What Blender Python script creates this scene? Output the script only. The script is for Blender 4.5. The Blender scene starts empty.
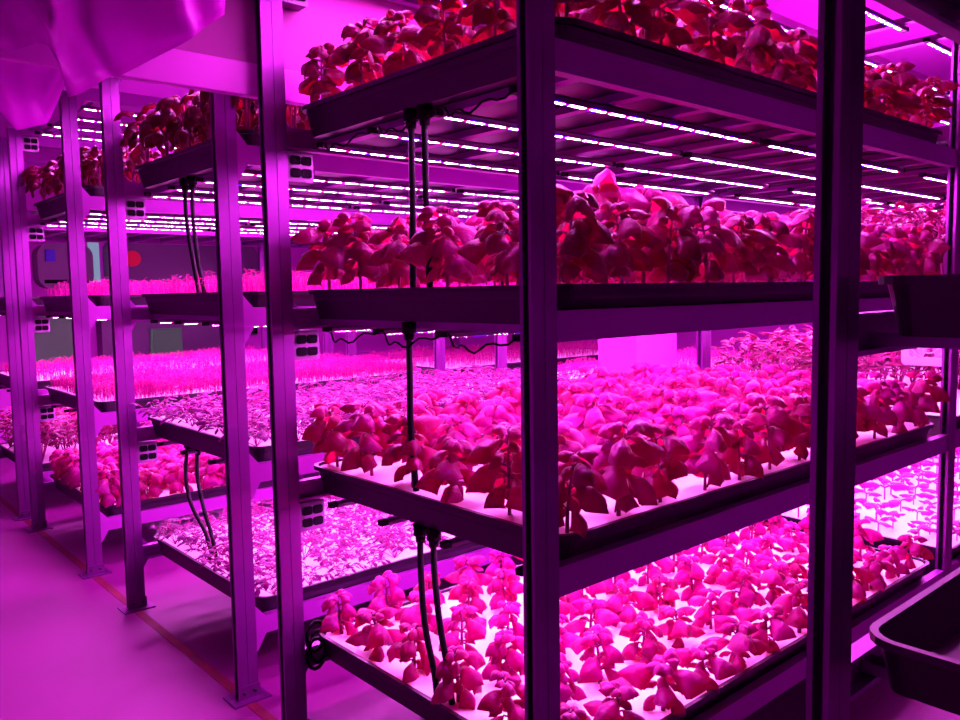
import bpy, math, random
from mathutils import Vector, Matrix
SC = bpy.context.scene
COL = SC.collection

# ------------------------------------------------------------------ camera
cd = bpy.data.cameras.new('camera'); cam = bpy.data.objects.new('camera', cd); COL.objects.link(cam)
cd.sensor_width = 36.0; cd.lens = 815.85 * 36 / 960; cd.clip_start = 0.05
_p, _r, _y = 0.0836, -0.0162, 0.8505
F = Vector((math.cos(_y)*math.cos(_p), math.sin(_y)*math.cos(_p), -math.sin(_p)))
R0 = Vector((math.sin(_y), -math.cos(_y), 0)); U0 = R0.cross(F)
Rr = R0*math.cos(_r) + U0*math.sin(_r); Ur = -R0*math.sin(_r) + U0*math.cos(_r)
M = Matrix((Rr, Ur, -F)).transposed().to_4x4(); M.translation = Vector((-1.1072, -1.1083, 1.35))
cam.matrix_world = M; SC.camera = cam

# ------------------------------------------------------------------ world, exposure, light levels
w = bpy.data.worlds.new('world'); SC.world = w; w.use_nodes = True
w.node_tree.nodes['Background'].inputs[0].default_value = (0.5, 0.01, 0.6, 1)
w.node_tree.nodes['Background'].inputs[1].default_value = 0.05
SC.view_settings.view_transform = 'Standard'; SC.view_settings.look = 'None'
SC.view_settings.exposure = 0.0; SC.view_settings.gamma = 1.0; SC.view_settings.use_curve_mapping = False
try:
    SC.cycles.use_denoising = True; SC.cycles.max_bounces = 7; SC.cycles.diffuse_bounces = 4
    SC.cycles.glossy_bounces = 3; SC.cycles.sample_clamp_indirect = 8
except Exception: pass
LED_S = 640.0                      # radiance of a lit diode strip
LED_C = (1.0, 0.135, 0.96)

# ------------------------------------------------------------------ helpers
def rgba(c): return (c[0], c[1], c[2], 1)
def mat(name, col, rough=.5, metal=0., var=0., scale=6., emit=None, es=0., spec=.5, bump=0.):
    m = bpy.data.materials.new(name); m.use_nodes = True; nt = m.node_tree; b = nt.nodes['Principled BSDF']
    b.inputs['Roughness'].default_value = rough; b.inputs['Metallic'].default_value = metal
    b.inputs['Specular IOR Level'].default_value = spec
    b.inputs['Base Color'].default_value = rgba(col)
    tc = nt.nodes.new('ShaderNodeTexCoord'); n = nt.nodes.new('ShaderNodeTexNoise')
    n.inputs['Scale'].default_value = scale; n.inputs['Detail'].default_value = 5
    nt.links.new(tc.outputs['Object'], n.inputs['Vector'])
    if var:
        mx = nt.nodes.new('ShaderNodeMix'); mx.data_type = 'RGBA'
        mx.inputs[6].default_value = rgba([c*(1-var) for c in col]); mx.inputs[7].default_value = rgba([min(1, c*(1+var)) for c in col])
        nt.links.new(n.outputs['Fac'], mx.inputs[0]); nt.links.new(mx.outputs[2], b.inputs['Base Color'])
    if bump:
        bp = nt.nodes.new('ShaderNodeBump'); bp.inputs['Strength'].default_value = bump; bp.inputs['Distance'].default_value = .01
        nt.links.new(n.outputs['Fac'], bp.inputs['Height']); nt.links.new(bp.outputs['Normal'], b.inputs['Normal'])
    if emit:
        b.inputs['Emission Color'].default_value = rgba(emit); b.inputs['Emission Strength'].default_value = es
    return m
def leafmat(name, c1, c2, trans, tf=.4, rough=.34):
    m = bpy.data.materials.new(name); m.use_nodes = True; nt = m.node_tree; b = nt.nodes['Principled BSDF']
    out = nt.nodes['Material Output']
    b.inputs['Roughness'].default_value = rough; b.inputs['Specular IOR Level'].default_value = .35
    b.inputs['Specular Tint'].default_value = (1, .35, 1, 1)
    oi = nt.nodes.new('ShaderNodeObjectInfo'); tc = nt.nodes.new('ShaderNodeTexCoord'); n = nt.nodes.new('ShaderNodeTexNoise')
    n.inputs['Scale'].default_value = 34
    nt.links.new(tc.outputs['Object'], n.inputs['Vector'])
    ad = nt.nodes.new('ShaderNodeMath'); ad.operation = 'ADD'; ad.inputs[1].default_value = -.25
    a2 = nt.nodes.new('ShaderNodeMath'); a2.operation = 'MULTIPLY'; a2.inputs[1].default_value = .6
    nt.links.new(oi.outputs['Random'], a2.inputs[0]); nt.links.new(a2.outputs[0], ad.inputs[0])
    a3 = nt.nodes.new('ShaderNodeMath'); a3.operation = 'ADD'; a3.use_clamp = True
    nt.links.new(ad.outputs[0], a3.inputs[0]); nt.links.new(n.outputs['Fac'], a3.inputs[1])
    mx = nt.nodes.new('ShaderNodeMix'); mx.data_type = 'RGBA'
    mx.inputs[6].default_value = rgba(c1); mx.inputs[7].default_value = rgba(c2)
    nt.links.new(a3.outputs[0], mx.inputs[0]); nt.links.new(mx.outputs[2], b.inputs['Base Color'])
    n2 = nt.nodes.new('ShaderNodeTexNoise'); n2.inputs['Scale'].default_value = 75 if 'film' not in name else 5; n2.inputs['Detail'].default_value = 2
    nt.links.new(tc.outputs['Object'], n2.inputs['Vector']); bp = nt.nodes.new('ShaderNodeBump'); bp.inputs['Strength'].default_value = .9 if 'film' not in name else .3; bp.inputs['Distance'].default_value = .006
    nt.links.new(n2.outputs['Fac'], bp.inputs['Height']); nt.links.new(bp.outputs['Normal'], b.inputs['Normal'])
    t = nt.nodes.new('ShaderNodeBsdfTranslucent'); t.inputs[0].default_value = rgba(trans)
    ms = nt.nodes.new('ShaderNodeMixShader'); ms.inputs[0].default_value = tf
    nt.links.new(b.outputs[0], ms.inputs[1]); nt.links.new(t.outputs[0], ms.inputs[2]); nt.links.new(ms.outputs[0], out.inputs[0])
    return m
def emis(name, col, s):
    m = bpy.data.materials.new(name); m.use_nodes = True; nt = m.node_tree
    nt.nodes.remove(nt.nodes['Principled BSDF'])
    e = nt.nodes.new('ShaderNodeEmission'); e.inputs[0].default_value = rgba(col); e.inputs[1].default_value = s
    nt.links.new(e.outputs[0], nt.nodes['Material Output'].inputs[0]); return m

MT = {
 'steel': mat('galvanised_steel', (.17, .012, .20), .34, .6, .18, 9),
 'steel_dark': mat('slot_shadow_steel', (.03, .02, .035), .6, .3),
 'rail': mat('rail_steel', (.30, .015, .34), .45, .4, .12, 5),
 'tray': mat('black_tray_plastic', (.007, .002, .009), .4, 0, .2, 8),
 'foam': mat('white_foam', (.86, .84, .86), .7, 0, .03, 20),
 'tube': mat('black_hose', (.003, .001, .004), .55, spec=.12),
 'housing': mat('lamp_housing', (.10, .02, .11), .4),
 'cord': mat('black_cord', (.003, .001, .004), .6, spec=.12),
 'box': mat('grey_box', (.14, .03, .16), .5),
 'socket': mat('dark_socket', (.003, .001, .004), .8, spec=.05),
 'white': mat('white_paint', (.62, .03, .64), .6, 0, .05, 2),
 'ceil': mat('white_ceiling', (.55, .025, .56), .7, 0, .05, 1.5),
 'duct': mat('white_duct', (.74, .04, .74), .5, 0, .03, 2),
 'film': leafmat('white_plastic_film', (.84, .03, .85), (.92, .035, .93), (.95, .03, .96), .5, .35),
 'darkpanel': mat('dark_panel', (.10, .06, .12), .35),
 'greenpanel': mat('grey_green_panel', (.045, .55, .07), .5),
 'redline': mat('worn_red_paint', (.15, .002, .03), .7, 0, .7, 9),
 'red': mat('red_paint', (.75, .03, .05), .6),
 'blue': mat('blue_sign', (.03, .02, .5), .5),
 'fan': mat('fan_plastic', (.6, .35, .65), .3),
 'day': emis('daylight_pane', (.45, .55, .9), .5),
 'hot': emis('diode_white', LED_C, LED_S),
 'ledred': emis('diode_red', (1, .0, .04), 5),
 'ledblue_and_halo': emis('diode_blue_and_halo', (.05, .0, 1), 12),
 'stem': mat('plant_stem', (.26, .001, .13), .6, spec=.2),
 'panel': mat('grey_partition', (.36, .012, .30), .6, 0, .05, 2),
 'leafA': leafmat('basil_leaf', (.14, .0, .025), (.27, .0, .20), (.60, .0, .08), .45),
 'leafT': leafmat('tall_basil_leaf', (.12, .0, .03), (.30, .001, .18), (.50, .0, .06), .42),
 'leafB': leafmat('red_basil_leaf', (.08, .0, .01), (.22, .0, .09), (.42, .0, .025), .35),
 'leafC': leafmat('seedling_leaf', (.13, .001, .08), (.22, .001, .17), (.34, .0, .18), .3),
 'leafD': leafmat('dark_herb_leaf', (.07, .001, .02), (.17, .002, .08), (.25, .001, .05), .3),
 'leafF': leafmat('frilly_leaf', (.06, .0, .045), (.13, .001, .11), (.22, .0, .14), .3),
 'leafE': leafmat('maroon_leaf', (.03, .0, .004), (.09, .0, .02), (.20, .0, .01), .35),
 'sprout': leafmat('sprout', (.30, .002, .12), (.38, .003, .22), (.42, .002, .2), .35),
}
# floor: painted concrete with slight stains
def floormat():
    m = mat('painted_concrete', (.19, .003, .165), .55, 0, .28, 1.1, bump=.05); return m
MT['floor'] = floormat()

class MB:
    def __init__(s): s.v = []; s.f = []; s.mi = []; s.mats = []; s.smooth = []
    def m(s, name):
        if name not in s.mats: s.mats.append(name)
        return s.mats.index(name)
    def add(s, vs, fs, mname, smooth=False):
        o = len(s.v); k = s.m(mname); s.v += [tuple(v) for v in vs]
        for f in fs: s.f.append(tuple(i+o for i in f)); s.mi.append(k); s.smooth.append(smooth)
        return s
    def box(s, x0, x1, y0, y1, z0, z1, mname):
        vs = [(x, y, z) for x in (x0, x1) for y in (y0, y1) for z in (z0, z1)]
        return s.add(vs, [(0,1,3,2),(4,6,7,5),(0,4,5,1),(2,3,7,6),(0,2,6,4),(1,5,7,3)], mname)
    def prism(s, pts, axis, a, b, mname):   # extrude a 2D outline along an axis
        n = len(pts); vs = []
        for h in (a, b):
            for (p, q) in pts:
                vs.append((h, p, q) if axis == 'x' else (p, h, q) if axis == 'y' else (p, q, h))
        fs = [(i, (i+1) % n, n+(i+1) % n, n+i) for i in range(n)] + [tuple(range(n))[::-1], tuple(range(n, 2*n))]
        return s.add(vs, fs, mname)
    def tube(s, pts, r, mname, n=8, cap=True):
        pts = [Vector(p) for p in pts]; vs = []; fs = []
        rr = r if isinstance(r, (list, tuple)) else [r]*len(pts)
        for i, p in enumerate(pts):
            d = (pts[min(i+1, len(pts)-1)] - pts[max(i-1, 0)]).normalized()
            a = d.cross(Vector((0, 0, 1)) if abs(d.z) < .9 else Vector((1, 0, 0))).normalized(); b = d.cross(a)
            for k in range(n):
                t = 2*math.pi*k/n; vs.append(p + (a*math.cos(t) + b*math.sin(t))*rr[i])
        for i in range(len(pts)-1):
            for k in range(n): fs.append((i*n+k, i*n+(k+1) % n, (i+1)*n+(k+1) % n, (i+1)*n+k))
        if cap: fs += [tuple(range(n))[::-1], tuple(range((len(pts)-1)*n, len(pts)*n))]
        return s.add(vs, fs, mname, True)
    def mesh(s, name):
        me = bpy.data.meshes.new(name); me.from_pydata(s.v, [], s.f)
        for m in s.mats: me.materials.append(MT[m])
        me.polygons.foreach_set('material_index', s.mi); me.polygons.foreach_set('use_smooth', s.smooth); me.update()
        return me
    def build(s, name, parent=None): return link(name, s.mesh(name), parent)
def link(name, me, parent=None, loc=None):
    o = bpy.data.objects.new(name, me); COL.objects.link(o)
    if parent: o.parent = parent
    if loc: o.location = loc
    return o
def empty(name, loc=(0, 0, 0), rz=0):
    o = bpy.data.objects.new(name, None); COL.objects.link(o); o.location = loc; o.rotation_euler.z = rz; o.empty_display_size = .05
    return o
def tag(o, label, cat, group=None, kind=None):
    o['label'] = label; o['category'] = cat
    if group: o['group'] = group
    if kind: o['kind'] = kind
    return o
def struct(o, label=None):
    o['kind'] = 'structure'
    if label: o['label'] = label
    return o
def copy_tree(o, loc=None, rz=None, sc=None):
    c = o.copy(); COL.objects.link(c)
    if loc is not None: c.location = loc
    if rz is not None: c.rotation_euler.z = rz
    if sc is not None: c.scale = (sc, sc, sc) if not isinstance(sc, tuple) else sc
    for ch in o.children:
        d = ch.copy(); COL.objects.link(d); d.parent = c
    return c
ORD = ['first','second','third','fourth','fifth','sixth','seventh','eighth','ninth','tenth','eleventh','twelfth','thirteenth','fourteenth','fifteenth','sixteenth']

# ------------------------------------------------------------------ layout numbers (metres)
ZT = [.3227, .8427, 1.3627, 1.8873]          # tray lip heights
PW, PD = .0694, .0335                        # post section
BX = [0.0, 2.185, 4.37]                      # post positions along the racks
RACK = {'near': (0.0, 1.098), 'middle': (1.394, 2.509), 'far': (3.068, 4.169), 'last': (4.465, 5.566), 'unlit': (-1.70, -.556)}
HZ = 2.75                                    # ceiling
LN = .112                                    # lamp centre below tray lip

# ------------------------------------------------------------------ room
o = MB().box(-2.8, 7.6, -3.4, 7.4, -.1, 0, 'floor').build('floor'); struct(o, 'painted concrete floor')
o = MB().box(-2.8, 7.6, -3.4, 7.4, HZ, HZ+.1, 'ceil').build('ceiling'); struct(o, 'white ceiling')
for nm, b in (('wall_left', (-2.9, -2.8, -3.4, 7.4)), ('wall_right', (7.6, 7.7, -3.4, 7.4)), ('wall_back', (-2.8, 7.6, -3.5, -3.4)), ('wall_far', (-2.8, 7.6, 7.4, 7.5))):
    struct(MB().box(*b, 0, HZ, 'white').build(nm), 'white wall')
o = MB().box(1.80, 2.10, 1.15, 1.37, 0, HZ, 'white').build('trim_1'); struct(o, 'square white column between the racks')
# red floor line along the aisle ends of the racks
mb = MB(); mb.box(.008, .042, 1.2, 7.2, .0, .0015, 'redline')
struct(mb.build('trim_2'), 'red line painted on the floor')

# ------------------------------------------------------------------ racks
def post_mb(x, y, z1, flip=1):
    """back-to-back strut: two slotted channels, lips turned in, a seam where they meet"""
    m = MB(); t = .003; h = PW/2; lip = .009
    for s in (0, 1):
        def X(u): return x + (u if s == 0 else PW-u)
        pts = [(0, 0), (h-.0008, 0), (h-.0008, PD), (0, PD), (0, PD-lip), (t, PD-lip), (t, PD-t), (h-t, PD-t), (h-t, t), (t, t), (t, lip), (0, lip)]
        P = [(X(a), y+b) for a, b in pts]
        if s: P = P[::-1]
        m.prism(P, 'z', .006, z1, 'steel')
        k = .12                                # dark slots down the web
        while k < z1-.05:
            xa, xb = sorted((X(h-t-.0004), X(h-t-.0012)))
            m.box(xa, xb, y+PD/2-.006, y+PD/2+.006, k, k+.028, 'steel_dark'); k += .05
    return m
def make_rack(key, bays, label, top=True, z1=2.31, boxes=True, feet=True, levels=4, back=True):
    y0, y1 = RACK[key]; r = empty('grow_rack', (0, y0, 0)); tag(r, label, 'rack', 'grow racks standing in a row')
    W = y1-y0
    xs = BX[:bays+1]
    for x in xs:
        for yy in (0, W-PD):
            p = post_mb(x, yy, z1).build('post', r)
            f = MB().box(x-.03, x+PW+.03, yy-.035, yy+PD+.03, 0, .006, 'steel')
            f.prism([(x-.004, .006), (x+PW+.004, .006), (x+PW+.004, .05), (x-.004, .05)], 'y', yy-.005, yy-.001, 'steel')
            for bx in (x+.015, x+PW-.015):
                f.tube([(bx, yy-.012, .028), (bx, yy-.003, .028)], .006, 'steel_dark', 6)
            f.build('foot_plate', p)
    tops = ZT[:levels] + ([2.395] if top else [])
    for b in range(bays):
        xa, xb = xs[b]+PW, xs[b+1]
        for li, z in enumerate(tops):
            for yy, dr in ((.002, 1), (W-.03, -1)):
                a = z-.115; c = z-.053
                ya, yb = yy, yy+.028
                t = .003
                m = MB()
                prof = [(ya, a), (yb, a), (yb, a+.008), (ya+t, a+t), (ya+t, c-t), (yb, c-.008), (yb, c), (ya, c)] if dr == 1 else \
                       [(ya, a), (yb, a), (yb, c), (ya, c), (ya, c-.008), (yb-t, c-t), (yb-t, a+t), (ya, a+.008)]
                m.prism(prof, 'x', xa, xb, 'rail')
                o = m.build('rail', r)
                ygs = (ya-.002, ya) if dr == 1 else (yb, yb+.002)
                for (xe, s) in (((xa, 1), (xb, -1)) if not (key == 'near' and dr == 1) else ()):
                    g = MB(); g.prism([(xe, z-.012), (xe+s*.036, c), (xe+s*.036, a), (xe+s*.006, a-.05), (xe, a-.055)], 'y', *ygs, 'rail'); g.build('gusset', o)
            n = 9 if li < 4 else 3
            for k in range(n):
                x = xa+.10+(xb-xa-.20-.036)*k/(n-1)
                t = .002; z0 = z-.1055
                MB().prism([(x, z0), (x+.034, z0), (x+.034, z-.0868), (x+.034-t, z-.0868), (x+.034-t, z0+t), (x+t, z0+t), (x+t, z-.0868), (x, z-.0868)], 'y', .006, W-.006, 'rail').build('cross_bar', r)
    return r
make_rack('near', 2, 'galvanised steel grow rack nearest the camera, filled with large basil plants')
make_rack('middle', 2, 'galvanised steel grow rack behind the white trunking, carrying frilly seedlings')
make_rack('far', 2, 'galvanised steel grow rack third along the aisle, carrying a dense sprout mat')
make_rack('last', 2, 'galvanised steel grow rack at the far end of the aisle')
make_rack('unlit', 1, 'unlit steel grow rack at the right edge holding empty black trays', top=False)

# ------------------------------------------------------------------ trays and boards
def rrect(x0, x1, y0, y1, r, n=5, corners=(1, 1, 1, 1)):
    pts = []
    for (cx, cy, a0, on) in ((x1-r, y0+r, -90, corners[0]), (x1-r, y1-r, 0, corners[1]), (x0+r, y1-r, 90, corners[2]), (x0+r, y0+r, 180, corners[3])):
        if on:
            for k in range(n+1):
                a = math.radians(a0+90*k/n); pts.append((cx+r*math.cos(a), cy+r*math.sin(a)))
        else:
            sx = x1 if cx == x1-r else x0; sy = y1 if cy == y1-r else y0; pts.append((sx, sy))
    return pts
def tray_mesh(L, Wd, deep=False):
    m = MB(); rings = [(.030, -.085), (.012, -.012), (.0, -.012), (.0, 0), (.012, 0), (.034, -.078) if deep else (.016, -.032)]
    vs = []; n = 0
    for ins, z in rings:
        pts = rrect(ins, L-ins, ins, Wd-ins, max(.055-ins, .012)); n = len(pts); vs += [(a, b, z) for a, b in pts]
    fs = []
    for i in range(len(rings)-1):
        for k in range(n): fs.append((i*n+k, i*n+(k+1) % n, (i+1)*n+(k+1) % n, (i+1)*n+k))
    fs.append(tuple(range(n))[::-1]); fs.append(tuple(range((len(rings)-1)*n, len(rings)*n)))
    m.add(vs, fs, 'tray')
    return m.mesh('grow_tray')
TL, TW = 2.02, 1.045
TM = tray_mesh(TL, TW)
TMD = tray_mesh(TL, TW, True)
def board_mesh(k, Wd):
    g = .017; seg = (TL-2*g)/3; x0 = g+seg*k; x1 = x0+seg-.002
    m = MB(); pts = rrect(x0, x1, g, Wd-g, .04, corners=(k == 2, k == 2, k == 0, k == 0))
    m.prism(pts, 'z', -.0318, -.007, 'foam'); return m.mesh('planting_board')
BM = [board_mesh(k, TW) for k in range(3)]
LEVEL = ['lowest', 'second', 'third', 'top']
BAY = ['', ' in the right half']
TP = {}
WHICH = {'near': 'nearest rack', 'middle': 'rack behind the white trunking', 'far': 'third rack along', 'last': 'last rack', 'unlit': 'unlit right rack'}
def tray(key, lv, bay, boards=True):
    y0, y1 = RACK[key]; x = BX[bay]+.094; y = y0+.0125 if key != 'unlit' else -.5988-TW
    sy = 1.0
    x -= .03 if key == 'unlit' else 0
    o = link('grow_tray', TM if boards else TMD, None, (x, y, ZT[lv]))
    tag(o, f"{'empty ' if not boards else ''}black plastic grow tray on the {LEVEL[lv]} tier of {WHICH[key]}{', far half' if bay else ''}", 'tray', 'black grow trays')
    TP[(key, lv, bay)] = (x, y, ZT[lv])
    if boards:
        for k, nm in enumerate(('left', 'middle', 'right')):
            b = link('planting_board', BM[k], None, (x, y, ZT[lv]))
            tag(b, f"white foam planting board, {nm} third of {LEVEL[lv]} tray, {WHICH[key]}{', far half' if bay else ''}", 'planting board', 'white foam planting boards')
for key in ('near', 'middle', 'far', 'last'):
    for lv in range(4):
        tray(key, lv, 0)
for lv in range(3): tray('near', lv, 1)
tray('near', 3, 1)
for lv in (1, 2, 3): tray('middle', lv, 1)
tray('far', 1, 1); tray('far', 2, 1); tray('far', 3, 1); tray('last', 3, 1)
for lv in (1, 2, 3): tray('unlit', lv, 0, False)

# ------------------------------------------------------------------ lamps
LL = .95
def led_parts():
    h = MB(); h.prism([(-.013, .0), (-.011, -.010), (.011, -.010), (.013, .0), (.009, .006), (-.009, .006)], 'x', 0, LL, 'housing')
    h.box(-.022, 0, -.010, .010, -.009, .006, 'tube'); h.box(LL, LL+.018, -.010, .010, -.009, .006, 'tube')
    d = MB(); n = 13; s = (LL-.03)/n
    for k in range(n):
        x = .015+k*s
        nm = 'ledblue_and_halo' if k % 7 == 3 else 'hot'
        d.add([(x, -.0045, -.0105), (x, .0045, -.0105), (x+s*.72, .0045, -.0105), (x+s*.72, -.0045, -.0105)], [(0, 1, 2, 3)], 'hot')
        nm = 'ledblue_and_halo' if k % 4 == 1 else 'ledred'
        d.add([(x+s*.72, -.0045, -.0105), (x+s*.72, .0045, -.0105), (x+s, .0045, -.0105), (x+s, -.0045, -.0105)], [(0, 1, 2, 3)], nm)
        if k % 2 == 1:  # glowing blue strips on the housing, drawn as the diodes' halo
            for sg in (-1, 1):
                d.add([(x, sg*.0048, -.0104), (x, sg*.0125, -.0101), (x+s*.6, sg*.0125, -.0101), (x+s*.6, sg*.0048, -.0104)], [(0, 1, 2, 3)], 'ledblue_and_halo')
    return h.mesh('housing'), d.mesh('diode_strip')
HM, DM = led_parts()
def cord_mesh(i):
    rnd = random.Random(i); m = MB()
    pts = [(-.02+.0*k-.035*math.sin(math.pi*k/14), .235*k/14, -.002-.028*math.sin(math.pi*k/14)-.008*math.sin(k*1.3+i)) for k in range(15)]
    m.tube(pts, .0028, 'cord', 5); return m.mesh('cord')
CM = [cord_mesh(i) for i in range(3)]
LY = [.165, .435, .705, .965]
def lamp(x, y, z, label, group, cord=None):
    e = empty('grow_lamp', (x, y, z)); tag(e, label, 'lamp', group)
    link('housing', HM, e); link('diode_strip', DM, e)
    if cord is not None: link('cord', CM[cord % 3], e)
    return e
RN = ['front', 'second', 'third', 'rear']
def lamps(key, lv, bay):
    y0, _ = RACK[key]; z = (ZT+[2.395])[lv]-LN-.0005
    for r, ly in enumerate(LY):
        for h in (0, 1):
            x = BX[bay]+.135+h*1.015
            place = ('under the ' + LEVEL[lv] + ' tray') if lv < 4 else 'above the top tray'
            half = ['left', 'right'][h]
            lamp(x, y0+ly, z, f"pink {half} {RN[r]}-row lamp {place}, {WHICH[key]}{', far half' if bay else ''}", 'pink and blue grow lamps', r if (key == 'near' and h == 0 and bay == 0 and r < 3 and lv in (2, 3)) else None)
for lv in (1, 2, 3, 4):
    lamps('near', lv, 0); lamps('middle', lv, 0); lamps('far', lv, 0)
for lv in (1, 2, 3, 4): lamps('near', lv, 1)
for lv in (2, 3): lamps('middle', lv, 1)
lamps('far', 3, 1); lamps('last', 2, 0); lamps('last', 1, 0)

# ------------------------------------------------------------------ socket boxes on the rear end posts
def socket_box(key, lv):
    y0, y1 = RACK[key]; z = (ZT+[2.395])[lv]-.160
    e = empty('socket_box', (PW, y1-PD, z)); tag(e, f"grey four-hole socket box beside the end post below {'the top lamps' if lv == 4 else LEVEL[lv]+' tray'}, {WHICH[key]}", 'socket box', 'socket boxes on the rack end posts')
    m = MB(); m.prism([(0, -.048), (.080, -.048), (.084, -.044), (.084, .036), (.080, .040), (0, .040)], 'y', .0, .05, 'box'); m.build('housing', e)
    for i in (0, 1):
        for j in (0, 1):
            s = MB(); cx = .024+.036*i; cz = -.022+.036*j
            s.prism([(cx+a, cz+b) for a, b in ((-.016, -.009), (-.011, -.013), (.011, -.013), (.016, -.009), (.016, .009), (.011, .013), (-.011, .013), (-.016, .009))], 'y', -.004, .0, 'socket')
            s.build('socket', e)
    return e
for key, lvs in (('near', (1, 2, 3, 4)), ('middle', (1, 3)), ('far', (1, 2, 3, 4))):
    for lv in lvs: socket_box(key, lv)
# cable loop hanging behind the near rack's rear post
m = MB(); m.tube([(.105+.032*math.cos(a*.45), 1.05+.010*math.sin(a*.2), .235+.055*math.sin(a*.45)+.002*a) for a in range(44)], .006, 'cord', 6)
tag(m.build('cable_coil'), 'black cable coiled beside the near rack end post by the lowest tray', 'cable')

# ------------------------------------------------------------------ drain hoses
def hose(pts, label, top=True, r=.0085):
    e = empty('drain_hose', pts[0]); tag(e, label, 'hose', 'black drain hoses')
    p0 = Vector(pts[0]); P = [Vector(p)-p0 for p in pts]
    # smooth the path
    Q = []
    for i in range(len(P)-1):
        a = P[max(i-1, 0)]; b = P[i]; c = P[i+1]; d = P[min(i+2, len(P)-1)]
        for k in range(5):
            t = k/5; Q.append(.5*((2*b)+(c-a)*t+(2*a-5*b+4*c-d)*t*t+(3*b-a-3*c+d)*t**3))
    Q.append(P[-1])
    m = MB(); m.tube(Q, r, 'tube', 8); m.build('pipe', e)
    c = MB(); c.tube([(0, 0, -.001), (0, 0, -.03)], [.020, .019], 'tube', 10); c.tube([(0, 0, -.03), (0, 0, -.048)], [.0145, .0125], 'tube', 10); c.build('connector', e)
    return e
b4, b3, b2 = [z-.0855 for z in ZT[:0:-1]]
hose([(.13, .545, b4), (.13, .546, 1.6), (.13, .550, 1.45), (.13, .553, ZT[2]-.006)], 'black drain hose below the top tray, left one of the near pair')
hose([(.13, .490, b4), (.13, .492, 1.6), (.13, .487, 1.45), (.13, .483, ZT[2]-.006)], 'black drain hose below the top tray, right one of the near pair')
hose([(.13, .574, b3), (.13, .575, 1.15), (.13, .576, 1.0), (.14, .572, ZT[1]-.006)], 'single black drain hose between third and second near trays')
hose([(.13, .545, b2), (.128, .545, .65), (.126, .53, .5), (.131, .502, .38), (.131, .492, ZT[0]-.006)], 'curved black drain hose reaching the lowest tray, left of the near pair')
hose([(.13, .490, b2), (.128, .488, .65), (.122, .462, .52), (.122, .437, .42), (.133, .433, ZT[0]-.006)], 'curved black drain hose reaching the lowest tray, right of the near pair')
hose([(.15, 2.03, b4), (.15, 2.03, 1.65), (.15, 1.99, 1.5), (.15, 1.94, ZT[2]-.006)], 'black drain hose under the top tray behind trunking, left of its pair')
hose([(.15, 1.96, b4), (.15, 1.965, 1.65), (.15, 1.94, 1.5), (.15, 1.89, ZT[2]-.006)], 'black drain hose under the top tray behind trunking, right of its pair')
hose([(.18, 2.19, b2), (.17, 2.21, .62), (.17, 2.17, .5), (.18, 2.06, .4), (.181, 2.005, ZT[0]-.006)], 'bowed black drain hose above frilly seedlings, left of its pair')
hose([(.18, 2.10, b2), (.175, 2.10, .62), (.175, 2.05, .5), (.178, 1.99, .4), (.178, 1.955, ZT[0]-.006)], 'bowed black drain hose above frilly seedlings, right of its pair')
hose([(.16, 3.52, b2), (.16, 3.54, .6), (.16, 3.52, .45), (.16, 3.48, ZT[0]-.006)], 'black drain hose over the lowest tray of the third rack')
hose([(3.1, .30, b3), (3.1, .30, 1.1), (3.1, .31, ZT[1]-.006)], 'black drain hose amid dark herbs in the near rack, left one')
hose([(3.25, .30, b3), (3.25, .30, 1.1), (3.25, .31, ZT[1]-.006)], 'black drain hose amid dark herbs in the near rack, right one')

# ------------------------------------------------------------------ duct, plastic film, far equipment
m = MB(); m.prism(rrect(1.112, 1.142, 1.918, 2.012, .004), 'x', -.78, 6.6, 'duct')
struct(m.build('trim_3'), 'white trunking running along the gap behind the near rack')
m = MB().box(-.78, 6.6, 1.118, 1.138, 2.0125, HZ, 'panel'); struct(m.build('trim_4'), 'grey partition board above the white trunking')

def film(name, outline, y, amp, zt, label, seed, ns=60, nt=26):
    """hanging sheet: outline gives (x, z of lower edge), folds push it in and out"""
    rnd = random.Random(seed); xs = [p[0] for p in outline]
    ph = [rnd.uniform(0, 6.28) for _ in range(6)]
    vs = []; fs = []
    for i in range(ns+1):
        x = xs[0]+(xs[-1]-xs[0])*i/ns
        for k in range(len(xs)-1):
            if xs[k] <= x <= xs[k+1]+1e-6:
                u = (x-xs[k])/(xs[k+1]-xs[k]); zb = outline[k][1]*(1-u)+outline[k+1][1]*u; break
        for j in range(nt+1):
            t = j/nt; z = zt+(zb-zt)*t
            q = x+.25*t*(z-2.2)
            d = amp*(math.sin(17*q+ph[0]+2.2*t)*.5+math.sin(31*q+ph[1]-3*t)*.28+math.sin(7*q+ph[2]+5*t)*.45+.16*math.sin(58*q+ph[3]+4*t))
            crease = amp*.6*math.exp(-((z-(zb+.16+.05*math.sin(9*x)))/.05)**2)
            vs.append((x+.03*math.sin(6*t+ph[4]), y+d*(.35+.65*t)-crease, z))
    for i in range(ns):
        for j in range(nt):
            a = i*(nt+1)+j; fs.append((a, a+1, a+nt+2, a+nt+1))
    m = MB(); m.add(vs, fs, 'film', True); o = m.build(name)
    md = o.modifiers.new('thickness', 'SOLIDIFY'); md.thickness = .0015
    tag(o, label, 'plastic sheet', 'white plastic sheets'); return o
film('plastic_sheet', [(-1.15, 1.84), (-.80, 1.875), (-.66, 1.90), (-.60, 1.925), (-.575, 1.90), (-.565, 1.80), (-.53, 1.815), (-.46, 1.868), (-.41, 1.893), (-.30, 1.96), (-.23, 2.02), (-.16, 2.075), (-.10, 2.20)], .96, .10, HZ-.002,
     'crumpled white plastic sheet draped from the ceiling over the aisle', 4)
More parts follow.
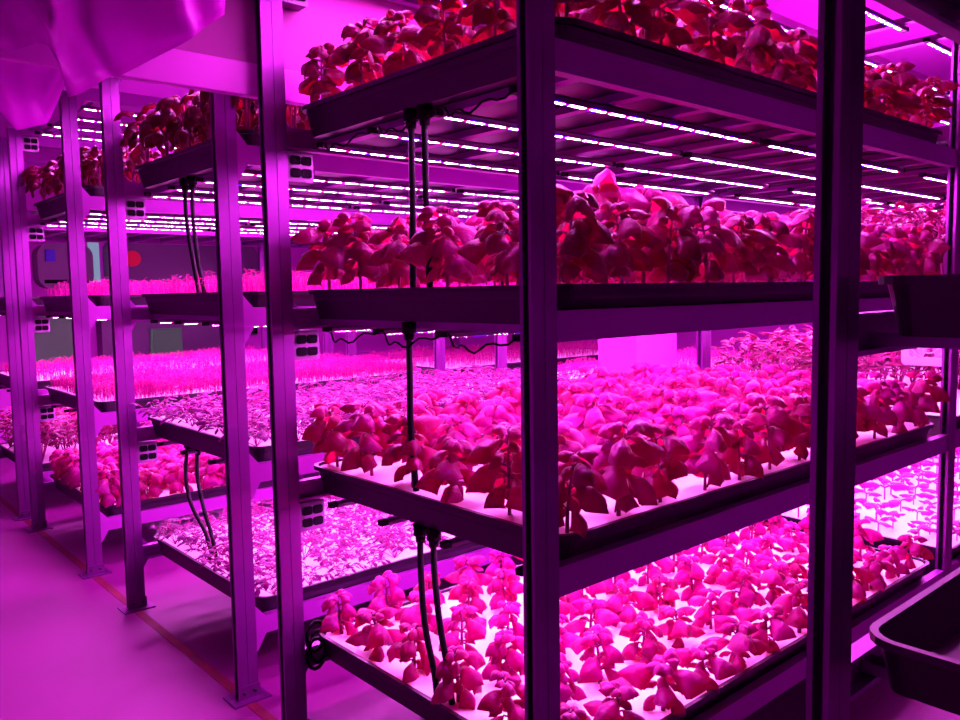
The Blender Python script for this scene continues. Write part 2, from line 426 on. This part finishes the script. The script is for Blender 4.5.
film('plastic_sheet', [(-.42, 2.28), (-.25, 2.05), (-.12, 2.10), (-.05, 2.30), (.0, 2.42)], 2.78, .05, HZ-.002, 'white plastic sheet hanging farther back beside the third rack', 9, 30, 16)

def wallbox(name, x0, x1, z0, z1, d, mname, label, cat, extra=None):
    e = empty(name, ((x0+x1)/2, 7.4, z0)); tag(e, label, cat)
    h = (x1-x0)/2; H = z1-z0; r = min(.12, H*.3)
    pts = rrect(-h, h, 0, H, r); MB().prism(pts, 'y', -d, -.001, mname).build('casing', e)
    if extra: extra(e, h, H, d)
    return e
def ac_extra(e, h, H, d):
    MB().prism([(-h*.8, H*.12), (h*.8, H*.12), (h*.8, H*.2), (-h*.8, H*.2)], 'y', -d-.01, -d, 'socket').build('vent', e)
wallbox('machine_cabinet', 1.45, 3.05, 1.36, 1.93, .35, 'darkpanel', 'long dark machine cabinet with rounded corners on the far wall', 'cabinet', ac_extra)
def red_extra(e, h, H, d):
    pass
m = MB(); m.prism([(1.60+.075*math.cos(a*math.pi/10), 1.72+.075*math.sin(a*math.pi/10)) for a in range(20)], 'y', 6.99, 7.049, 'red')
tag(m.build('warning_disc'), 'round red disc on the front of the dark machine cabinet', 'disc')
wallbox('machine_cabinet', .82, 1.30, 1.44, 1.86, .2, 'darkpanel', 'dark box on the far wall carrying a blue square sign', 'cabinet', ac_extra)
m = MB().box(.885, .965, 7.17, 7.199, 1.69, 1.80, 'blue'); tag(m.build('blue_sign'), 'small blue square sign on the dark wall box', 'sign')
m = MB().box(.70, 1.12, 7.2, 7.398, .60, 1.22, 'greenpanel'); m.box(.74, 1.08, 7.19, 7.2, .64, 1.18, 'greenpanel'); tag(m.build('grey_panel'), 'grey-green panel low on the far wall at left', 'panel')
m = MB().box(1.80, 2.12, 7.2, 7.398, .70, 1.03, 'greenpanel'); m.box(1.83, 2.09, 7.19, 7.2, .73, 1.0, 'greenpanel'); tag(m.build('grey_panel'), 'grey-green panel low on the far wall under the dark cabinet', 'panel')
wallbox('machine_cabinet', 1.35, 2.75, .55, 1.24, .18, 'darkpanel', 'low dark machine cabinet on the far wall beneath the long one', 'cabinet', ac_extra)
m = MB().box(2.86, 2.98, 7.25, 7.398, .93, 1.10, 'socket'); m.box(2.84, 3.0, 7.3, 7.398, .91, 1.12, 'box'); tag(m.build('switch_box'), 'small black switch box on the far wall', 'switch box')
m = MB().box(1.315, 1.405, 7.36, 7.398, 1.50, 1.90, 'day'); struct(m.build('window_1'))
m = MB().box(.575, .62, 7.36, 7.398, 1.36, 1.82, 'day'); struct(m.build('window_2'))
m = MB().box(.44, .49, 7.36, 7.398, 1.36, 1.78, 'day'); struct(m.build('window_3'))

# circulation fan seen through the second bay
def fan():
    e = empty('circulation_fan', (2.60, .235, 1.005)); tag(e, 'small pale square fan with ring grille hung under the third near tray', 'fan')
    f = MB(); S = .105; c = S; R_ = .094
    outer = rrect(-S, S, c-S, c+S, .02, 4); inner = [(R_*math.cos(math.atan2(q-c, p)), c+R_*math.sin(math.atan2(q-c, p))) for p, q in outer]
    n = len(outer); vs = []
    for x in (0, .05):
        vs += [(x, p, q) for p, q in outer] + [(x, p, q) for p, q in inner]
    fs = []
    for k in range(n):
        j = (k+1) % n
        fs += [(k, j, n+j, n+k), (2*n+k, 3*n+k, 3*n+j, 2*n+j), (k, 2*n+k, 2*n+j, j), (n+k, n+j, 3*n+j, 3*n+k)]
    f.add(vs, fs, 'fan')
    f.box(.02, .03, .085, .095, 2*S, .2515, 'fan'); f.box(.02, .03, -.035, -.025, 2*S, .2515, 'fan'); f.build('frame', e)
    for r in (.03, .052, .074):
        g = MB(); g.tube([(.008, r*math.cos(a*math.pi/12), c+r*math.sin(a*math.pi/12)) for a in range(25)], .0028, 'fan', 5, False); g.build('grille_ring', e)
    h = MB(); h.tube([(.012, 0, c), (.04, 0, c)], .018, 'fan', 12); h.build('hub', e)
    for k in range(5):
        a = k*math.pi*.4+.3; u = Vector((0, math.cos(a), math.sin(a))); v = Vector((0, -math.sin(a), math.cos(a))); cc = Vector((.026, 0, c)); T = Vector((.002, 0, 0)); Q = Vector((.012, 0, 0))
        q = [cc+u*.017-v*.01, cc+u*.017+v*.01+Q, cc+u*.088+v*.034+Q, cc+u*.088-v*.022]
        MB().add(q+[p+T for p in q], [(0, 1, 2, 3), (7, 6, 5, 4), (0, 4, 5, 1), (1, 5, 6, 2), (2, 6, 7, 3), (3, 7, 4, 0)], 'fan').build('blade', e)
    return e
fan()

# ------------------------------------------------------------------ plants
def leaf(m, base, az, el, L, wd, droop, cup, mname, rnd, nu=7, nv=4, pet=.25):
    ca, sa = math.cos(az), math.sin(az); base = Vector(base)
    # petiole then blade along a curve whose elevation falls
    pts = [base.copy()]; e = el; p = base.copy()
    st = L*(1+pet)/(nu+1); dirs = []
    for i in range(nu+2):
        d = Vector((ca*math.cos(e), sa*math.cos(e), math.sin(e))); dirs.append(d)
        p = p+d*st; pts.append(p.copy()); e -= droop/(nu+1)
    side = Vector((-sa, ca, 0)); vs = []; fs = []
    tw = rnd.uniform(-.35, .35)
    for i in range(nu+1):
        t = i/nu; wv = wd*L*(math.sin(math.pi*min(1, max(0, t))**.85)**.58) if 0 < t < 1 else .002
        d = dirs[i]; up = side.cross(d)*-1
        s2 = side*math.cos(tw)+up*math.sin(tw); u2 = up*math.cos(tw)-side*math.sin(tw)
        for j in range(nv+1):
            v = j/nv*2-1; rip = .06*L*math.sin(9*t+3*v)
            vs.append(pts[i+1]+s2*(v*wv*.5*(1-.18*cup*v*v))-u2*(cup*abs(v)**1.7*wv*.42)+u2*rip*(abs(v)))
    for i in range(nu):
        for j in range(nv):
            a = i*(nv+1)+j; fs.append((a, a+1, a+nv+2, a+nv+1))
    m.add(vs, fs, mname, True)
    m.tube([base, pts[1]+(pts[2]-pts[1])*.3], .0022 if L > .03 else .001, 'stem', 4, False)
def basil(H, nodes, L, mname, seed, spread=1., droop=2.1):
    rnd = random.Random(seed); m = MB(); st = MB()
    lean = (rnd.uniform(-.12, .12)*H, rnd.uniform(-.12, .12)*H)
    P = lambda t: (lean[0]*t*t, lean[1]*t*t, H*t)
    st.tube([P(k/6.4) for k in range(7)], [.0045-.0022*k/6 for k in range(7)], 'stem', 6)
    az0 = rnd.uniform(0, 6.28)
    for k in range(nodes):
        t = (.30 + .70*k/(nodes-1)) if nodes > 1 else 1
        sz = L*(.72+.5*math.sin(math.pi*min(1, (k+.6)/nodes))) * (1 if k < nodes-1 else .85)
        for s in (0, 1):
            az = az0+k*math.pi/2+s*math.pi+rnd.uniform(-.35, .35)
            el = (.25+.5*t)+rnd.uniform(-.25, .25)
            leaf(m, P(t), az, el, sz*rnd.uniform(.85, 1.15), rnd.uniform(.88, 1.08), droop*rnd.uniform(.75, 1.25), rnd.uniform(1.0, 1.5), mname, rnd, pet=.30*spread)
        if k < nodes-1:   # small axil leaves fill the whorl
            for s in (0, 1):
                az = az0+k*math.pi/2+math.pi/2+s*math.pi+rnd.uniform(-.5, .5)
                leaf(m, P(t), az, .6+rnd.uniform(-.3, .3), sz*.6, .75, droop, 1.0, mname, rnd, 5, 4, .3)
    for s in range(4):                     # crown
        leaf(m, P(1), az0+s*1.57+.5, .75+rnd.uniform(-.3, .2), L*rnd.uniform(.5, .85), .95, droop*.95, 1.1, mname, rnd, 5, 4, .05)
    return m.mesh('foliage'), st.mesh('stem')
def basil_proto(kind, variants):
    out = []
    for i, a in enumerate(variants): out.append(basil(*a, seed=hash_(kind)+i*7))
    return out
def hash_(s): return sum(ord(c)*(i+1) for i, c in enumerate(s))
def put_plants(key, lv, bay, protos, nx, ny, name, adj, cat, group, sc=(.92, 1.15), rs=1, jit=.008, x0=.06, y0=.045, dx=.1695, dy=.186, skip=None, split=True, special=None):
    X, Y, Z = TP[(key, lv, bay)]; rnd = random.Random(rs)
    for i in range(nx):
        for j in range(ny):
            q = rnd.random(); ang = rnd.uniform(0, 6.28); s = rnd.uniform(*sc); jx, jy = rnd.uniform(-jit, jit), rnd.uniform(-jit, jit)
            if skip and skip(i, j): continue
            if special and (i, j) in special: s *= special[(i, j)]
            pr = protos[int(q*len(protos))]
            x, y = X+x0+i*dx+jx, Y+y0+j*dy+jy
            if s > 1.3 and special: x, y = X+x0+i*dx, Y+y0+j*dy
            lab = f"{adj}, {ORD[i]} from aisle end, {ORD[j]} row from front"
            if split:
                e = empty(name, (x, y, Z-.0072), ang); e.scale = (s, s, s)
                link('foliage', pr[0], e); link('stem', pr[1], e)
            else:
                e = link(name, pr, None, (x, y, Z-.0072)); e.rotation_euler.z = ang; e.scale = (s, s, s)
            tag(e, lab, cat, group)

P1 = basil_proto('small', [(.095, 4, .054, 'leafA'), (.105, 4, .056, 'leafA'), (.09, 4, .058, 'leafA'), (.10, 5, .052, 'leafA')])
P2 = basil_proto('mid', [(.165, 6, .072, 'leafA'), (.18, 6, .075, 'leafA'), (.155, 5, .078, 'leafA'), (.17, 6, .070, 'leafA')])
P4 = basil_proto('top', [(.18, 7, .074, 'leafB'), (.19, 7, .078, 'leafB'), (.17, 6, .080, 'leafB'), (.18, 7, .072, 'leafB')])
P3 = basil_proto('tall', [(.18, 7, .074, 'leafT'), (.19, 7, .078, 'leafT'), (.17, 6, .080, 'leafT'), (.18, 7, .072, 'leafT')])
put_plants('near', 0, 0, P1, 12, 6, 'basil_plant', 'young basil in lowest near tray', 'basil plant', 'young basil plants in the lowest near tray', rs=3, sc=(1.06, 1.38))
put_plants('near', 1, 0, P2, 12, 6, 'basil_plant', 'bushy basil in second-tier near tray', 'basil plant', 'bushy basil plants in the second near tray', rs=4, dx=.1695)
put_plants('near', 2, 0, P3, 12, 6, 'basil_plant', 'tall basil on third tier nearest rack', 'basil plant', 'tall basil plants on the third near tier', rs=5, special={(2, 0): 1.15, (3, 1): 1.2, (2, 1): 1.58, (3, 0): 1.1}, jit=.02)
put_plants('near', 3, 0, P4, 12, 6, 'basil_plant', 'tall basil on top tier nearest rack', 'basil plant', 'tall basil plants on the top near tier', rs=6, jit=.02, sc=(.84, 1.08))

# tall drooping dark plants on the top tiers behind
def droopy(H, L, n, seed, mname='leafE'):
    rnd = random.Random(seed); m = MB(); st = MB()
    for k in range(3):
        a = k*2.1+rnd.random(); st.tube([(0, 0, 0), (.01*math.cos(a), .01*math.sin(a), H*.5), (.03*math.cos(a), .03*math.sin(a), H*.95)], [.004, .003, .002], 'stem', 5)
    for k in range(n):
        a = rnd.uniform(0, 6.28); z = H*rnd.uniform(.45, 1)
        leaf(m, (.02*math.cos(a), .02*math.sin(a), z), a, rnd.uniform(.0, .8), L*rnd.uniform(.8, 1.2), rnd.uniform(.45, .65), rnd.uniform(2, 2.8), .9, mname, rnd, 6, 2, .3)
    return m.mesh('foliage'), st.mesh('stem')
PD_ = [droopy(.20, .085, 34, s) for s in (1, 2, 3)]
put_plants('middle', 3, 0, PD_, 8, 6, 'tall_herb', 'drooping dark herb above the white-seedling rack', 'herb', 'drooping herbs on the top tier behind the trunking', rs=7, dx=.16, jit=.02, skip=lambda i, j: i > 4)
put_plants('far', 3, 0, PD_, 5, 6, 'tall_herb', 'drooping dark herb, top tier of third rack', 'herb', 'drooping herbs on the top tier of the third rack', rs=8, jit=.02, skip=lambda i, j: i > 2)

# dark fine-leaved herb bushes
def herb(H, L, n, seed, mname='leafD', rad=.05):
    rnd = random.Random(seed); m = MB(); st = MB()
    for k in range(5):
        a = k*1.26+rnd.random()*.5; st.tube([(0, 0, 0), (rad*.5*math.cos(a), rad*.5*math.sin(a), H*.5), (rad*math.cos(a), rad*math.sin(a), H*.9)], [.003, .002, .0015], 'stem', 5)
    for k in range(n):
        a = rnd.uniform(0, 6.28); r = rad*1.3*math.sqrt(rnd.random()); z = H*rnd.uniform(.35, 1)
        leaf(m, (r*math.cos(a), r*math.sin(a), z), a+rnd.uniform(-.6, .6), rnd.uniform(-.1, 1.0), L*rnd.uniform(.7, 1.3), rnd.uniform(.45, .7), rnd.uniform(.5, 1.6), .6, mname, rnd, 3, 2, .3)
    return m.mesh('foliage'), st.mesh('stem')
PH = [herb(.17, .036, 85, s) for s in (1, 2, 3)]
put_plants('near', 1, 1, PH, 9, 5, 'leafy_herb', 'dark herb, far half of second near tier', 'herb', 'dark herbs in the far half of the near rack', rs=9, jit=.015, dx=.226, dy=.225, x0=.09, y0=.075, sc=(1.4, 1.7), skip=lambda i, j: i in (0, 1, 2) and j in (0, 1))
put_plants('near', 2, 1, PH, 9, 5, 'leafy_herb', 'dark herb, far half of third near tier', 'herb', 'dark herbs in the far half of the third near tier', rs=10, jit=.015, dx=.226, dy=.225, x0=.09, y0=.075, sc=(1.6, 1.95))
put_plants('last', 0, 0, PH, 4, 5, 'leafy_herb', 'dark fine-leaved herb in lowest tray, last rack', 'herb', 'dark herbs in the last rack', rs=11, jit=.015, dx=.182, dy=.2, sc=(1.4, 1.7))
put_plants('far', 0, 0, [basil(.15, 5, .085, 'leafA', 90+s) for s in range(3)], 7, 6, 'leafy_plant', 'bushy pale plant, lowest tray of third rack', 'leafy plant', 'pale leafy plants in the third rack', rs=12, jit=.01)

# small two-leaf seedlings on white board, far half of the near rack
def cotyl(seed):
    rnd = random.Random(seed); m = MB(); m.tube([(0, 0, 0), (0, 0, .03)], .0018, 'stem', 5)
    a = rnd.uniform(0, 6.28)
    for s in (0, 1): leaf(m, (0, 0, .03), a+s*math.pi, .5, .042, .85, .9, .7, 'leafC', rnd, 5, 4, .3)
    for s in (0, 1): leaf(m, (0, 0, .034), a+s*math.pi+1.57, .7, .026, .8, .9, .7, 'leafC', rnd, 4, 4, .3)
    return m.mesh('seedling')
PC = [cotyl(s) for s in range(4)]
put_plants('near', 0, 1, PC, 14, 9, 'seedling', 'round-leaved seedling, far half of lowest tier', 'seedling', 'round-leaved seedlings in the far half of the lowest tier', rs=13, dx=.142, dy=.118, x0=.05, y0=.04, split=False, sc=(1.35, 2.0), jit=.025)

# frilly seedlings
def frilly(seed, H=.075):
    rnd = random.Random(seed); m = MB()
    for k in range(9):
        a = k*.7+rnd.uniform(-.3, .3); el = rnd.uniform(.5, 1.35); r = H*rnd.uniform(.7, 1.15)
        d = Vector((math.cos(a)*math.cos(el), math.sin(a)*math.cos(el), math.sin(el))); tip = d*r
        m.tube([(0, 0, 0), tuple(d*r*.5), tuple(tip)], [.0013, .001, .0008], 'sprout', 3, False)
        for q in range(4):
            leaf(m, tip*(.55+.15*q), a+rnd.uniform(-1.6, 1.6), rnd.uniform(-.2, .9), rnd.uniform(.02, .04), .6, 1.1, .5, 'leafF', rnd, 3, 2, .3)
    return m.mesh('frilly_seedling')
PF = [frilly(s) for s in range(4)]
put_plants('middle', 0, 0, PF, 14, 9, 'frilly_seedling', 'frilly seedling in lowest tray behind trunking', 'seedling', 'frilly seedlings in the lowest tray behind the trunking', rs=14, dx=.142, dy=.118, x0=.05, y0=.04, split=False, sc=(.9, 1.35), jit=.02)
put_plants('middle', 1, 0, PF, 14, 9, 'frilly_seedling', 'frilly seedling in second-tier tray behind trunking', 'seedling', 'frilly seedlings in the second tray behind the trunking', rs=15, dx=.142, dy=.118, x0=.05, y0=.04, split=False, sc=(1., 1.5), jit=.02)

# dense sprout mats nobody could count
def sprouts(key, lv, bay, H, n, seed, label, mname='sprout', x1=TL-.05, lean=.3, lf=.010):
    X, Y, Z = TP[(key, lv, bay)]; rnd = random.Random(seed); m = MB(); V = []; Fc = []
    for k in range(n):
        x, y = rnd.uniform(.03, x1), rnd.uniform(.03, TW-.03)
        h = H*rnd.uniform(.6, 1.15)*(.85+.25*math.sin(x*9)*math.sin(y*11+x*3)); a = rnd.uniform(0, 6.28); l = rnd.uniform(0, lean)*h
        tx, ty = x+l*math.cos(a), y+l*math.sin(a); w_ = .0011; b = rnd.uniform(0, 3.14); cx, cy = w_*math.cos(b), w_*math.sin(b)
        o = len(V); V += [(x-cx, y-cy, 0), (x+cx, y+cy, 0), (tx+cx, ty+cy, h), (tx-cx, ty-cy, h)]; Fc.append((o, o+1, o+2, o+3))
        for s in range(3):
            a2 = a+s*2.1+rnd.random(); ll = lf*rnd.uniform(.7, 1.4); u = (math.cos(a2), math.sin(a2)); hh = h*(1-.22*s*rnd.random())
            px, py = x+(tx-x)*hh/h, y+(ty-y)*hh/h
            o = len(V); V += [(px, py, hh), (px+u[0]*ll*.5-u[1]*ll*.35, py+u[1]*ll*.5+u[0]*ll*.35, hh+ll*.3), (px+u[0]*ll, py+u[1]*ll, hh+ll*.1), (px+u[0]*ll*.5+u[1]*ll*.35, py+u[1]*ll*.5-u[0]*ll*.35, hh+ll*.3)]
            Fc.append((o, o+1, o+2, o+3))
    m.add(V, Fc, mname); o = m.build('sprout_mat'); o.location = (X, Y, Z-.0072)
    tag(o, label, 'sprouts', kind='stuff')
sprouts('middle', 2, 0, .075, 4200, 1, 'low fuzzy sprouts on the third tier behind the trunking')
sprouts('far', 1, 0, .085, 12000, 2, 'tall dense pink sprout mat on the second tier, third rack')
sprouts('far', 2, 0, .08, 3500, 3, 'low fuzzy sprouts on the third tier, third rack')
sprouts('last', 1, 0, .08, 4500, 4, 'low sprout mat on the second tier, last rack')
sprouts('middle', 1, 1, .08, 3500, 5, 'frilly sprouts in the far half of the second tier, behind trunking')
sprouts('far', 1, 1, .10, 3500, 6, 'dense sprouts in the far half of the third rack')
